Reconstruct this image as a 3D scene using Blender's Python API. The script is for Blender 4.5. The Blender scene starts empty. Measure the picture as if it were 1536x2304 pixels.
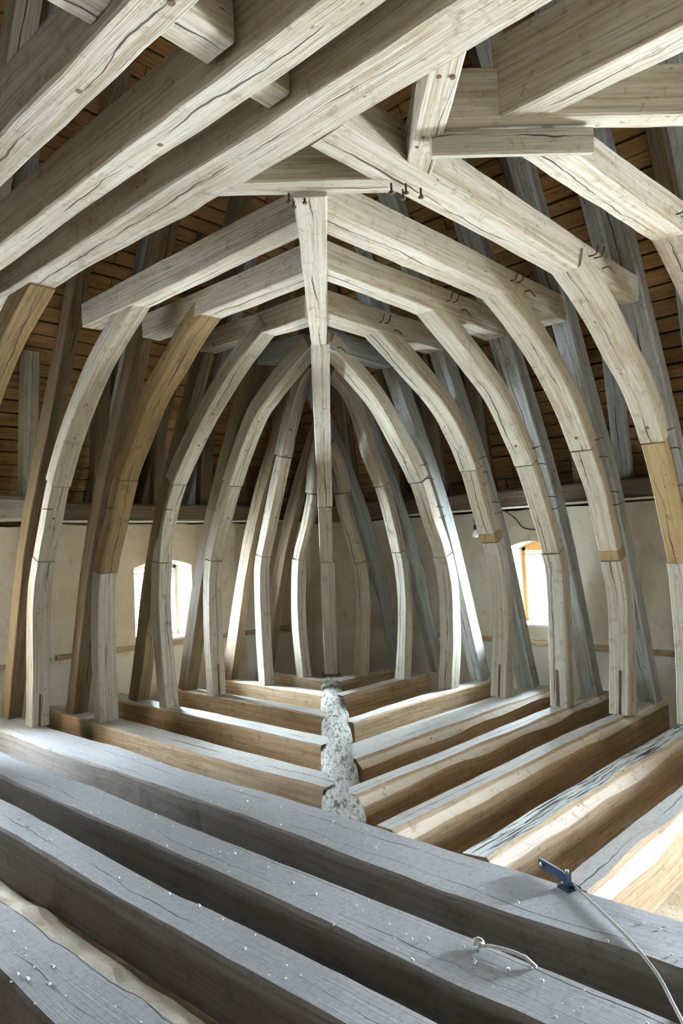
import bpy, math, random
from mathutils import Vector, Matrix
from mathutils.noise import noise as pnoise

# ------------------------------------------------------------------ camera, sky, exposure
scene = bpy.context.scene
col = scene.collection
cam_data = bpy.data.cameras.new('camera')
cam = bpy.data.objects.new('camera', cam_data)
col.objects.link(cam)
EYE = 1.40
cam_data.sensor_fit = 'VERTICAL'
cam_data.sensor_height = 36.0
cam_data.lens = 36.0 * 1636.66 / 2304.0
cam_data.clip_start = 0.05
RM = Matrix(((0.68573921, -0.00400237, -0.72783633),
             (-0.72661733, -0.06187535, -0.68425046),
             (-0.04229651, 0.99807586, -0.04533855)))
cam.matrix_world = Matrix.Translation((0, 0, EYE)) @ RM.to_4x4()
scene.camera = cam

world = bpy.data.worlds.new('world')
scene.world = world
world.use_nodes = True
wb = world.node_tree.nodes['Background']
wb.inputs['Color'].default_value = (0.80, 0.91, 1.0, 1)
wb.inputs['Strength'].default_value = 90.0

scene.view_settings.view_transform = 'Standard'
scene.view_settings.look = 'None'
scene.view_settings.gamma = 1.0
scene.view_settings.use_curve_mapping = False
scene.view_settings.exposure = 0.44
try:
    scene.cycles.max_bounces = 10
    scene.cycles.diffuse_bounces = 7
    scene.cycles.glossy_bounces = 3
    scene.cycles.transmission_bounces = 6
    scene.cycles.transparent_max_bounces = 8
    scene.cycles.sample_clamp_indirect = 8.0
except Exception:
    pass

# window openings: wall, centre along the wall, half width, sill, springing height, rise
XW, YW, YF, XB = 6.65, 6.85, -5.8, -9.0
WALLTOP = 1.68
OPEN_R = [(3.67, .26, .50, 1.29, .07), (-.75, .40, .30, 1.36, .08), (-2.9, .40, .30, 1.36, .08)]      # on x = XW, along y; all but the first unseen, added and sized for light
OPEN_L = [(4.43, .36, .45, 1.25, .07), (1.70, .30, .25, 1.32, .08)]      # on y = YW, along x; the second unseen, added for light near the viewer
OPEN_F = [(5.2, .28, .35, 1.32, .08)]   # on y = YF; unseen, added for light


def portal(name, loc, rot, sx, sy, power=None):
    l = bpy.data.lights.new(name, 'AREA')
    l.shape = 'RECTANGLE'
    l.size, l.size_y = sx, sy
    if power:
        l.energy = power
        l.color = (.76, .89, 1.0)
    else:
        l.cycles.is_portal = True
    o = bpy.data.objects.new(name, l)
    col.objects.link(o)
    o.location = loc
    o.rotation_euler = rot


POWER_R, POWER_L = (1150.0, 2000.0, 500.0), (1250.0, 900.0)     # lamp power outside each window, seen and added alike, from the corner outwards
for (c, hw, s, h, r), pw in zip(OPEN_R, POWER_R):      # light shines along local -Z
    portal('window_daylight', (XW + .75, c, (s + h + r) / 2), (0, math.pi / 2, 0), 1.1, 1.1, pw)
for (c, hw, s, h, r), pw in zip(OPEN_L, POWER_L):
    portal('window_daylight', (c, YW + .75, (s + h + r) / 2), (-math.pi / 2, 0, 0), 1.1, 1.1, pw)
for c, hw, s, h, r in OPEN_F:
    portal('window_daylight', (c, YF - .42, (s + h + r) / 2), (math.pi / 2, 0, 0), 2 * hw, h + r - s)

rng = random.Random(11)


# ------------------------------------------------------------------ materials
class NT:
    def __init__(s, name):
        s.m = bpy.data.materials.new(name)
        s.m.use_nodes = True
        s.t = s.m.node_tree
        s.b = s.t.nodes['Principled BSDF']
        s.b.inputs['Specular IOR Level'].default_value = .25

    def n(s, typ, **kw):
        x = s.t.nodes.new(typ)
        for k, v in kw.items():
            setattr(x, k, v)
        return x

    def l(s, a, b):
        s.t.links.new(a, b)

    def val(s, sock, v):
        if isinstance(v, (int, float)):
            sock.default_value = v
        elif isinstance(v, tuple):
            sock.default_value = v if len(v) == 4 or sock.type == 'VECTOR' else (*v, 1)
        else:
            s.l(v, sock)

    def math(s, op, a, b=0.0, clamp=False):
        x = s.n('ShaderNodeMath', operation=op, use_clamp=clamp)
        s.val(x.inputs[0], a)
        s.val(x.inputs[1], b)
        return x.outputs[0]

    def mix(s, f, a, b, blend='MIX'):
        x = s.n('ShaderNodeMix', data_type='RGBA', blend_type=blend)
        s.val(x.inputs[0], f)
        s.val(x.inputs[6], a)
        s.val(x.inputs[7], b)
        return x.outputs[2]

    def ramp(s, f, lo, hi):
        x = s.n('ShaderNodeMapRange', clamp=True, interpolation_type='SMOOTHSTEP')
        s.val(x.inputs[0], f)
        s.val(x.inputs[1], lo)
        s.val(x.inputs[2], hi)
        return x.outputs[0]

    def noise(s, vec, scale, detail=4, rough=.6, dist=0.0):
        x = s.n('ShaderNodeTexNoise')
        s.l(vec, x.inputs['Vector'])
        x.inputs['Scale'].default_value = scale
        x.inputs['Detail'].default_value = detail
        x.inputs['Roughness'].default_value = rough
        x.inputs['Distortion'].default_value = dist
        return x.outputs['Fac']

    def bump(s, h, strength, dist=.01, base=None):
        x = s.n('ShaderNodeBump')
        x.inputs['Strength'].default_value = strength
        x.inputs['Distance'].default_value = dist
        s.l(h, x.inputs['Height'])
        if base is not None:
            s.l(base, x.inputs['Normal'])
        return x.outputs[0]


def wood_mat(name, light, dark, stain, dust=0.0, dust_col=(.43, .47, .52), crack=1.0, groove=0.0, stain_lo=.50, all_dust=0.0, edge=0.0):
    k = NT(name)
    uv = k.n('ShaderNodeUVMap').outputs[0]
    sep = k.n('ShaderNodeSeparateXYZ')
    k.l(uv, sep.inputs[0])
    u, v = sep.outputs[0], sep.outputs[1]
    rnd = k.n('ShaderNodeObjectInfo').outputs['Random']

    def vec(a, b):
        c = k.n('ShaderNodeCombineXYZ')
        k.val(c.inputs[0], k.math('MULTIPLY', u, a))
        k.val(c.inputs[1], k.math('MULTIPLY', v, b))
        k.val(c.inputs[2], k.math('MULTIPLY', rnd, 53.0))
        return c.outputs[0]
    g1 = k.noise(vec(1.1, 44), 1.0, 6, .66, .15)
    g2 = k.noise(vec(4.5, 190), 1.0, 3, .6, .1)
    g3 = k.noise(vec(1.6, 7.5), 1.0, 6, .7, .1)
    c = k.mix(k.ramp(g1, .30, .62), dark, light)
    c = k.mix(k.math('MULTIPLY', k.ramp(g3, stain_lo, stain_lo + .22), .75), c, stain)
    c = k.mix(k.math('MULTIPLY', k.ramp(g2, .54, .70), .55), c, tuple(x * .45 for x in dark))
    if edge:      # bare sapwood along the hewn-off corner
        c = k.mix(k.math('MULTIPLY', k.ramp(v, -.012, -.022), edge), c, (.70, .62, .53))
    gm = k.n('ShaderNodeNewGeometry').outputs['Position']
    mot = k.noise(gm, 13.0, 6, .72, .3)
    c = k.mix(k.math('MULTIPLY', k.ramp(mot, .53, .70), .55), c, tuple(x * .55 for x in stain))
    g4 = k.noise(vec(.7, 90), 1.0, 4, .7, .05)
    c = k.mix(k.math('MULTIPLY', k.ramp(g4, .60, .70), .6), c, tuple(x * .40 for x in dark))
    # per-timber tone
    c = k.mix(k.math('MULTIPLY', rnd, .14), c, tuple(x * .72 for x in dark))
    # nail holes and worm spots
    vor = k.n('ShaderNodeTexVoronoi')
    k.l(vec(9, 22), vor.inputs['Vector'])
    vor.inputs['Scale'].default_value = 1.0
    spot = k.math('MULTIPLY', k.ramp(vor.outputs['Distance'], .13, .07), k.ramp(g3, .5, .56))
    c = k.mix(k.math('MULTIPLY', spot, .75), c, (.05, .035, .02))
    h = k.math('ADD', k.math('MULTIPLY', g1, .7), k.math('MULTIPLY', g2, .45))
    if crack:
        # drying checks that follow the grain
        wob = k.noise(vec(1.1, 0.0), 1.0, 4, .6)
        off = k.math('ADD', k.math('MULTIPLY', k.math('SUBTRACT', wob, .5), .16), k.math('MULTIPLY', k.math('SUBTRACT', rnd, .5), .05))
        tot = None
        for v0, ph in ((.085, .0), (.235, 31.0), (.40, 57.0)):
            cc = k.n('ShaderNodeCombineXYZ')
            k.val(cc.inputs[0], k.math('ADD', k.math('MULTIPLY', u, 1.5), ph))
            k.val(cc.inputs[2], k.math('MULTIPLY', rnd, 91.0))
            wd = k.ramp(k.noise(cc.outputs[0], 1.0, 3, .6), .40, .64)
            d = k.math('ABSOLUTE', k.math('SUBTRACT', k.math('ADD', v, off), v0))
            line = k.math('LESS_THAN', d, k.math('MULTIPLY', wd, .0058 * crack))
            tot = line if tot is None else k.math('MAXIMUM', tot, line)
        crk = tot
        h = k.math('SUBTRACT', h, k.math('MULTIPLY', tot, 1.5))
    geo = k.n('ShaderNodeNewGeometry')
    ns = k.n('ShaderNodeSeparateXYZ')
    k.l(geo.outputs['True Normal'], ns.inputs[0])
    if dust or groove:
        up = k.ramp(ns.outputs[2], .80, .95)
        if groove:
            gr = k.noise(vec(3.6, 64), 1.0, 3, .6, .7)
            gl = k.ramp(gr, .50, .60)
            topc = k.mix(gl, (.62, .64, .63), (.05, .05, .045))
            c = k.mix(k.math('MULTIPLY', up, groove), c, topc)
            h = k.math('SUBTRACT', h, k.math('MULTIPLY', k.math('MULTIPLY', gl, up), 2.0 * groove))
        if dust:
            dn = k.noise(geo.outputs['Position'], 6.0, 6, .7)
            sp = k.noise(geo.outputs['Position'], 42.0, 3, .7)
            f = k.math('MULTIPLY', up, k.math('MULTIPLY', k.ramp(dn, .18, .5) if dust < 1 else k.ramp(dn, .05, .28), dust))
            dc = k.mix(k.ramp(sp, .45, .75), dust_col, tuple(x * .72 for x in dust_col))
            dc = k.mix(k.ramp(sp, .70, .76), dc, (.75, .76, .76))
            dc = k.mix(k.ramp(sp, .30, .24), dc, (.20, .20, .21))
            c = k.mix(f, c, dc)
    if all_dust:
        dn = k.noise(geo.outputs['Position'], 5.0, 6, .7)
        sp = k.noise(geo.outputs['Position'], 60.0, 4, .7)
        dc = k.mix(k.ramp(sp, .35, .7), dust_col, tuple(x * .62 for x in dust_col))
        c = k.mix(k.math('MULTIPLY', k.ramp(dn, .15, .55), all_dust), c, dc)
    if crack:
        c = k.mix(k.math('MULTIPLY', crk, .88), c, (.025, .017, .012))
    k.l(c, k.b.inputs['Base Color'])
    k.b.inputs['Roughness'].default_value = .85
    k.l(k.bump(h, (.22 if all_dust else .6) if not groove else .9, .012), k.b.inputs['Normal'])
    return k.m


M = {}
M['pale'] = wood_mat('oak_pale', (.565, .515, .43), (.38, .31, .215), (.34, .24, .135))
M['side'] = M['pale']
M['post'] = wood_mat('oak_post', (.545, .505, .43), (.36, .305, .23), (.33, .25, .15), stain_lo=.56)
M['brown'] = wood_mat('oak_brown', (.29, .20, .095), (.185, .12, .052), (.15, .095, .04))
M['new'] = wood_mat('oak_replaced', (.38, .275, .14), (.28, .19, .09), (.25, .165, .075))
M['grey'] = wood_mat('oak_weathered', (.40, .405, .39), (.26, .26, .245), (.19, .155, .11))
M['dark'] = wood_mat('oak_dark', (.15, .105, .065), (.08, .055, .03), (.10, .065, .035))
M['joist'] = wood_mat('oak_joist', (.44, .335, .215), (.29, .19, .10), (.24, .14, .06), dust=.85, dust_col=(.43, .44, .435), edge=1.0)
M['joistgroove'] = wood_mat('oak_joist_weathered', (.50, .40, .28), (.35, .24, .14), (.28, .165, .075), groove=1.0, edge=1.0)
M['tie'] = wood_mat('oak_tie_dusty', (.24, .21, .175), (.15, .12, .09), (.14, .10, .06), dust=1.0, dust_col=(.40, .41, .425), all_dust=.2, crack=.5)
M['oldbrown'] = wood_mat('oak_old_brown', (.19, .135, .08), (.11, .072, .04), (.09, .055, .028))  # darker, older wood of the left rafters
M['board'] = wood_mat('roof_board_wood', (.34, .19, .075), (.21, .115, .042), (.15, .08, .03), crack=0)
M['batten'] = wood_mat('batten_wood', (.42, .31, .19), (.30, .21, .12), (.27, .18, .10), crack=0)


def bark_mat():
    k = NT('dusty_bark')
    uv = k.n('ShaderNodeUVMap').outputs[0]
    mp = k.n('ShaderNodeMapping')
    mp.inputs['Scale'].default_value = (7, 34, 1)
    k.l(uv, mp.inputs[0])
    a = k.noise(mp.outputs[0], 1.0, 6, .72, .9)
    b = k.noise(mp.outputs[0], 3.2, 5, .7, .5)
    c = k.mix(k.ramp(a, .38, .52), (.10, .085, .07), (.50, .485, .45))
    c = k.mix(k.math('MULTIPLY', k.ramp(b, .52, .66), .75), c, (.07, .055, .045))
    k.l(c, k.b.inputs['Base Color'])
    k.b.inputs['Roughness'].default_value = .95
    k.l(k.bump(k.math('ADD', a, k.math('MULTIPLY', b, .5)), 1.0, .03), k.b.inputs['Normal'])
    return k.m


M['bark'] = bark_mat()


def plaster_mat(name, base, pale, stain, line=None):
    k = NT(name)
    g = k.n('ShaderNodeNewGeometry').outputs['Position']
    big = k.noise(g, 1.7, 5, .65, .4)
    mid = k.noise(g, 6.0, 5, .7, .2)
    fine = k.noise(g, 70.0, 4, .7)
    c = k.mix(k.ramp(big, .35, .62), base, pale)
    c = k.mix(k.math('MULTIPLY', k.ramp(mid, .52, .68), .55), c, stain)
    if line is not None:
        s = k.n('ShaderNodeSeparateXYZ')
        k.l(g, s.inputs[0])
        zz = k.math('ADD', s.outputs[2], k.math('MULTIPLY', k.math('SUBTRACT', mid, .5), .25))
        low = k.ramp(zz, line + .06, line - .06)
        c = k.mix(k.math('MULTIPLY', low, .8), c, (.68, .65, .58))
    c = k.mix(k.math('MULTIPLY', k.ramp(fine, .5, .75), .35), c, tuple(x * .55 for x in base))
    k.l(c, k.b.inputs['Base Color'])
    k.b.inputs['Roughness'].default_value = .95
    k.l(k.bump(k.math('ADD', mid, k.math('MULTIPLY', fine, .5)), .5, .02), k.b.inputs['Normal'])
    return k.m


M['plaster'] = plaster_mat('lime_plaster', (.52, .445, .335), (.60, .54, .43), (.39, .305, .205), line=.38)
M['rubble'] = plaster_mat('vault_rubble', (.60, .47, .31), (.80, .68, .50), (.42, .28, .15))
M['mortar'] = plaster_mat('lit_lime_mortar', (.88, .76, .58), (.93, .84, .68), (.70, .53, .34))  # strong light on the strip is put into this paler colour
M['chip'] = plaster_mat('plaster_chip', (.75, .74, .70), (.85, .84, .80), (.55, .50, .44))


def plain(name, c, rough=.6, metal=0.0, vary=.3, scale=40):
    k = NT(name)
    g = k.n('ShaderNodeNewGeometry').outputs['Position']
    f = k.noise(g, scale, 4, .65)
    k.l(k.mix(k.math('MULTIPLY', k.ramp(f, .4, .65), vary), c, tuple(x * .4 for x in c)), k.b.inputs['Base Color'])
    k.b.inputs['Roughness'].default_value = rough
    k.b.inputs['Metallic'].default_value = metal
    k.l(k.bump(f, .2, .002), k.b.inputs['Normal'])
    return k.m


M['iron'] = plain('rusty_iron', (.10, .055, .032), .7, .4)
M['hole'] = plain('mortise_shadow', (.035, .022, .014), .95)
M['steel'] = plain('blue_black_steel', (.045, .07, .13), .4, .6)
M['bolt'] = plain('zinc', (.55, .57, .58), .35, .8)
M['rope'] = plain('grey_rope', (.36, .34, .31), .9, 0, .5, 150)
M['string'] = plain('white_string', (.80, .80, .76), .9, 0, .25, 120)
M['pvc'] = plain('white_conduit', (.78, .74, .64), .5, 0, .15)
M['cable'] = plain('black_cable', (.02, .018, .016), .5, 0, .2)
M['bulb'] = plain('opal_bulb', (.93, .93, .91), .2, 0, .02)
M['winframe'] = plain('orange_window_wood', (.62, .36, .12), .6, 0, .35, 25)
M['white'] = plain('white_paint', (.86, .86, .83), .6, 0, .1)
M['peg'] = plain('oak_peg', (.15, .09, .05), .8)


def glass_mat():
    m = bpy.data.materials.new('window_glass')
    m.use_nodes = True
    t = m.node_tree
    t.nodes.remove(t.nodes['Principled BSDF'])
    tr = t.nodes.new('ShaderNodeBsdfTransparent')
    tr.inputs[0].default_value = (.95, .97, .96, 1)
    gl = t.nodes.new('ShaderNodeBsdfGlossy')
    gl.inputs['Roughness'].default_value = .05
    fr = t.nodes.new('ShaderNodeFresnel')
    mx = t.nodes.new('ShaderNodeMixShader')
    t.links.new(fr.outputs[0], mx.inputs[0])
    t.links.new(tr.outputs[0], mx.inputs[1])
    t.links.new(gl.outputs[0], mx.inputs[2])
    t.links.new(mx.outputs[0], t.nodes['Material Output'].inputs[0])
    return m


M['glass'] = glass_mat()


# ------------------------------------------------------------------ object helpers
def tag(o, label=None, cat=None, group=None, kind=None):
    if label:
        o['label'] = label
    if cat:
        o['category'] = cat
    if group:
        o['group'] = group
    if kind or cat:
        o['kind'] = kind or 'thing'
    return o


def empty(name, loc, label=None, cat=None, group=None, kind=None):
    o = bpy.data.objects.new(name, None)
    o.empty_display_size = .1
    o.location = loc
    col.objects.link(o)
    return tag(o, label, cat, group, kind)


def abs_loc(o):
    v = Vector(o.location)
    while o.parent:
        o = o.parent
        v += Vector(o.location)
    return v


def link(name, verts, faces, mat, parent=None, uvs=None, smooth=False, origin=None):
    """verts in world space; the object sits at origin (default: first vertex)"""
    org = Vector(origin if origin is not None else verts[0])
    me = bpy.data.meshes.new(name)
    me.from_pydata([tuple(Vector(v) - org) for v in verts], [], faces)
    if uvs:
        ul = me.uv_layers.new(name='UVMap')
        i = 0
        for fu in uvs:
            for q in fu:
                ul.data[i].uv = q
                i += 1
    me.materials.append(mat)
    if smooth:
        for p in me.polygons:
            p.use_smooth = True
    o = bpy.data.objects.new(name, me)
    col.objects.link(o)
    if parent is not None:
        o.parent = parent
        o.location = org - abs_loc(parent)
    else:
        o.location = org
    return o


def resample(pts, step):
    pts = [Vector(p) for p in pts]
    L = [0]
    for a, b in zip(pts, pts[1:]):
        L.append(L[-1] + (b - a).length)
    n = max(2, int(round(L[-1] / step)) + 1)
    out = []
    if len(pts) == 2:
        return [pts[0].lerp(pts[1], i / (n - 1)) for i in range(n)]
    j = 0
    for i in range(n):
        s = L[-1] * i / (n - 1)
        while j < len(pts) - 2 and s > L[j + 1]:
            j += 1
        t = (s - L[j]) / max(1e-9, L[j + 1] - L[j])
        p1, p2 = pts[j], pts[j + 1]
        p0 = pts[j - 1] if j else p1 * 2 - p2
        p3 = pts[j + 2] if j + 2 < len(pts) else p2 * 2 - p1
        out.append(.5 * ((2 * p1) + (p2 - p0) * t + (2 * p0 - 5 * p1 + 4 * p2 - p3) * t * t + (3 * p1 - p0 - 3 * p2 + p3) * t ** 3))
    return out


def timber(name, parent, pts, side, w, d, mat, cham=.007, wob=.007, step=.1, inner=None, taper=(1, 1), label=None, rough_end=0):
    """squared oak: swept section, w along 'side', d across it. 'inner' = direction (roughly) the first face looks to."""
    side = Vector(side).normalized()
    P = resample(pts, step)
    n = len(P)
    ch = cham if isinstance(cham, (tuple, list)) else (cham,) * 4
    seed = Vector((rng.uniform(0, 90), rng.uniform(0, 90), rng.uniform(0, 90)))
    verts, ring_v = [], []
    ulen = [0]
    for a, b in zip(P, P[1:]):
        ulen.append(ulen[-1] + (b - a).length)
    u0 = rng.uniform(0, 20)
    for i in range(n):
        t = (P[min(i + 1, n - 1)] - P[max(i - 1, 0)]).normalized()
        nv = side.cross(t).normalized()
        if inner is not None and nv.dot(Vector(inner)) < 0:
            nv = -nv
        k = taper[0] + (taper[1] - taper[0]) * i / (n - 1)
        hw, hd = w / 2 * k, d / 2 * k
        # corners in order: inner face from -side to +side, then back
        cs = ((-hw, hd), (hw, hd), (hw, -hd), (-hw, -hd))
        ring = []
        for c in range(4):
            a, b = cs[c]
            da = pnoise(seed + Vector((ulen[i] * .75, c * 7.3, 0))) * wob * 1.6 + pnoise(seed + Vector((ulen[i] * 5.5, c * 7.3, 5))) * wob * .35
            db = pnoise(seed + Vector((ulen[i] * .75, c * 7.3, 30))) * wob * 1.6 + pnoise(seed + Vector((ulen[i] * 5.5, c * 7.3, 35))) * wob * .35
            a += da
            b += db
            e = ch[c] * (1 + .7 * pnoise(seed + Vector((ulen[i] * 2.2, c * 3.1, 60))))
            sa, sb = (1 if cs[c][0] > 0 else -1), (1 if cs[c][1] > 0 else -1)
            p_side = (a, b - sb * e)      # on the lateral face
            p_face = (a - sa * e, b)      # on the inner / back face
            ring += [p_side, p_face] if c in (0, 2) else [p_face, p_side]
        for a, b in ring:
            verts.append(P[i] + side * a + nv * b)
    # perimeter coordinate: starts on the inner face
    per = [-ch[0], 0, w, w + ch[1], w + d, w + d + ch[2], 2 * w + d, 2 * w + d + ch[3]]
    per_end = 2 * w + 2 * d
    faces, uvs = [], []
    # orientation test
    flip = None
    for i in range(n - 1):
        for c in range(8):
            c2 = (c + 1) % 8
            f = [i * 8 + c, i * 8 + c2, (i + 1) * 8 + c2, (i + 1) * 8 + c]
            va, vb = per[c], (per[c2] if c2 else per_end)
            q = [(u0 + ulen[i], va), (u0 + ulen[i], vb), (u0 + ulen[i + 1], vb), (u0 + ulen[i + 1], va)]
            if flip is None:
                cen = sum((verts[j] for j in f), Vector()) / 4
                nrm = (verts[f[1]] - verts[f[0]]).cross(verts[f[2]] - verts[f[1]])
                flip = nrm.dot(cen - (P[0] + P[1]) / 2) < 0
            if flip:
                f.reverse()
                q.reverse()
            faces.append(f)
            uvs.append(q)
    for i, rev in ((0, not flip), (n - 1, flip)):
        f = [i * 8 + c for c in range(8)]
        q = [(u0 + (verts[i * 8 + c] - P[i]).dot(side) * .3, 3 + (verts[i * 8 + c] - P[i]).length * 1.0) for c in range(8)]
        if rev:
            f.reverse()
            q.reverse()
        faces.append(f)
        uvs.append(q)
    o = link(name, verts, faces, mat, parent, uvs, origin=P[0])
    if label:
        o['label'] = label
    return o


def box_verts(lo, hi):
    return [(x, y, z) for x in (lo[0], hi[0]) for y in (lo[1], hi[1]) for z in (lo[2], hi[2])]


BOXF = [(0, 1, 3, 2), (4, 6, 7, 5), (0, 4, 5, 1), (2, 3, 7, 6), (0, 2, 6, 4), (1, 5, 7, 3)]


def box(name, lo, hi, mat, parent=None):
    v = box_verts(lo, hi)
    uvs = []
    for f in BOXF:
        q = []
        p = [Vector(v[i]) for i in f]
        ex = (p[1] - p[0]).length >= (p[2] - p[1]).length
        a, b = (p[1] - p[0]).length, (p[2] - p[1]).length
        quad = [(0, 0), (a, 0), (a, b), (0, b)] if ex else [(0, 0), (0, a), (b, a), (b, 0)]
        uvs.append(quad)
    return link(name, v, BOXF, mat, parent, uvs, origin=[(a + b) / 2 for a, b in zip(lo, hi)])


def tube(name, pts, r, mat, parent=None, seg=8, step=.04):
    P = resample(pts, step)
    verts, faces = [], []
    up = Vector((.13, .21, .97)).normalized()
    for i, p in enumerate(P):
        t = (P[min(i + 1, len(P) - 1)] - P[max(i - 1, 0)]).normalized()
        a = t.cross(up)
        if a.length < .1:
            a = t.cross(Vector((1, 0, 0)))
        a.normalize()
        b = t.cross(a)
        for j in range(seg):
            q = 2 * math.pi * j / seg
            verts.append(p + a * r * math.cos(q) + b * r * math.sin(q))
    for i in range(len(P) - 1):
        for j in range(seg):
            k = (j + 1) % seg
            faces.append((i * seg + j, i * seg + k, (i + 1) * seg + k, (i + 1) * seg + j))
    faces.append(tuple(range(seg))[::-1])
    faces.append(tuple((len(P) - 1) * seg + j for j in range(seg)))
    return link(name, verts, faces, mat, parent, smooth=True, origin=P[0])


def lathe(name, prof, base, mat, parent=None, seg=20):
    verts, faces = [], []
    base = Vector(base)
    for r, z in prof:
        for j in range(seg):
            a = 2 * math.pi * j / seg
            verts.append(base + Vector((r * math.cos(a), r * math.sin(a), z)))
    for i in range(len(prof) - 1):
        for j in range(seg):
            k = (j + 1) % seg
            faces.append((i * seg + j, i * seg + k, (i + 1) * seg + k, (i + 1) * seg + j))
    faces.append(tuple(range(seg))[::-1])
    faces.append(tuple((len(prof) - 1) * seg + j for j in range(seg)))
    return link(name, verts, faces, mat, parent, smooth=True, origin=base)


def nail(parent, p, d, bend, length=.10, r=.004):
    """hand forged nail standing out of the wood and bent over"""
    p, d, bend = Vector(p), Vector(d).normalized(), Vector(bend).normalized()
    a = p + d * length * .35
    e = a + (bend * .85 + d * .2) * length * .65
    return tube('nail', [p - d * .01, a, e], r, M['iron'], parent, seg=6, step=.02)


def peg(parent, p, d, r=.011, out=.004):
    p, d = Vector(p), Vector(d).normalized()
    o = tube('peg', [p - d * .01, p + d * out], r, M['peg'], parent, seg=8, step=.02)
    for q in o.data.polygons:
        q.use_smooth = False
    return o


# ------------------------------------------------------------------ walls, floor, ceiling
def wall_with_openings(name, axis, pos, out, a0, a1, openings, z0, ztop, thick, mat):
    """vertical wall in the plane axis = pos; 'out' = +1 / -1 direction of its thickness"""
    verts, faces, index = [], [], {}

    def v(a, z, dd):
        z2 = z
        if abs(z - ztop) < 1e-6:
            z2 = z + .018 * pnoise(Vector((a * 3.0, 1.7, pos))) + .012 * pnoise(Vector((a * 11.0, 4.2, pos)))
        key = (round(a, 4), round(z, 4), round(dd, 4))
        if key not in index:
            index[key] = len(verts)
            if 0 < dd and 0:
                pass
            dep = pos + out * dd
            verts.append((dep, a, z2) if axis == 'x' else (a, dep, z2))
        return index[key]

    ops = sorted(openings)
    cuts = [a0]
    for c, hw, s, h, r in ops:
        m = 8
        cuts += [c - hw + 2 * hw * i / m for i in range(m + 1)]
    cuts.append(a1)
    grid = [cuts[0]]
    for b in cuts[1:]:
        a = grid[-1]
        kseg = max(1, int((b - a) / .25))
        grid += [a + (b - a) * (i + 1) / kseg for i in range(kseg)]

    def opening(a, b):
        for c, hw, s, h, r in ops:
            if a >= c - hw - 1e-5 and b <= c + hw + 1e-5:
                return (c, hw, s, h, r)

    def head(o, a):
        c, hw, s, h, r = o
        return h + r * (1 - ((a - c) / hw) ** 2)

    def quad(p):
        faces.append(p)
    for a, b in zip(grid, grid[1:]):
        o = opening(a, b)
        for dd in (0.0, thick):
            if o is None:
                quad([v(a, z0, dd), v(b, z0, dd), v(b, ztop, dd), v(a, ztop, dd)])
            else:
                quad([v(a, z0, dd), v(b, z0, dd), v(b, o[2], dd), v(a, o[2], dd)])
                quad([v(a, head(o, a), dd), v(b, head(o, b), dd), v(b, ztop, dd), v(a, ztop, dd)])
        quad([v(a, ztop, 0), v(b, ztop, 0), v(b, ztop, thick), v(a, ztop, thick)])
        quad([v(a, z0, 0), v(b, z0, 0), v(b, z0, thick), v(a, z0, thick)])
        if o is not None:
            quad([v(a, o[2], 0), v(b, o[2], 0), v(b, o[2], thick), v(a, o[2], thick)])
            quad([v(a, head(o, a), 0), v(b, head(o, b), 0), v(b, head(o, b), thick), v(a, head(o, a), thick)])
    for c, hw, s, h, r in ops:
        for a in (c - hw, c + hw):
            quad([v(a, s, 0), v(a, h, 0), v(a, h, thick), v(a, s, thick)])
    for a in (a0, a1):
        quad([v(a, z0, 0), v(a, ztop, 0), v(a, ztop, thick), v(a, z0, thick)])
    o = link(name, verts, faces, mat)
    import bmesh
    bm = bmesh.new()
    bm.from_mesh(o.data)
    bmesh.ops.recalc_face_normals(bm, faces=bm.faces)
    bm.to_mesh(o.data)
    bm.free()
    return tag(o, kind='structure')


wall_right = wall_with_openings('wall_right', 'x', XW, 1, YF - .7, YW + .7, OPEN_R, -.6, WALLTOP, .72, M['plaster'])
wall_left = wall_with_openings('wall_left', 'y', YW, 1, XB - .4, XW, OPEN_L, -.6, WALLTOP + .03, .72, M['plaster'])
wall_near = wall_with_openings('wall_near', 'y', YF, -1, XB - .4, XW, OPEN_F, -.6, WALLTOP, .72, M['plaster'])
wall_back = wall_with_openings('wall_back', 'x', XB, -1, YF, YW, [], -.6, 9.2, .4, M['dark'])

# uneven crown of the masonry vault under the beams
nx, ny = 70, 70
fv, ff = [], []
for i in range(nx + 1):
    for j in range(ny + 1):
        x = XB + (XW + .2 - XB) * i / nx
        y = YF + (YW + .2 - YF) * j / ny
        fv.append((x, y, -.42 + .05 * pnoise(Vector((x * 1.1, y * 1.1, 0))) + .03 * pnoise(Vector((x * 4, y * 4, 3)))))
for i in range(nx):
    for j in range(ny):
        a = i * (ny + 1) + j
        ff.append((a, a + ny + 1, a + ny + 2, a + 1))
tag(link('floor', fv, ff, M['rubble']), kind='structure')

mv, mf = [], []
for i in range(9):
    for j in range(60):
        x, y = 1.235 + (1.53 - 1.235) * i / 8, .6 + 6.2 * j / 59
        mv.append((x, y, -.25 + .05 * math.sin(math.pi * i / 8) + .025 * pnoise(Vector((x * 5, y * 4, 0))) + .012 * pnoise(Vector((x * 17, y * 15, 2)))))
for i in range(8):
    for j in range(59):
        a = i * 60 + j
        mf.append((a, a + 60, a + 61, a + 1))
tag(link('mortar_bed', mv, mf, M['mortar'], bpy.data.objects['floor']), kind='structure')['label'] = 'lime mortar between the two nearest beams, coloured paler to look lit'

# roof slopes: backing sheets with the boards nailed on
SL = 2.0                      # rise per metre of run
RX0, RY0 = 7.25, 7.45         # where the slopes start, at plate height


def roof_x(z):
    return RX0 - (z - 1.7) / SL


def roof_y(z):
    return RY0 - (z - 1.7) / SL


def roof_f(z):
    return YF - .65 + (z - 1.7) / SL


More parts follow.
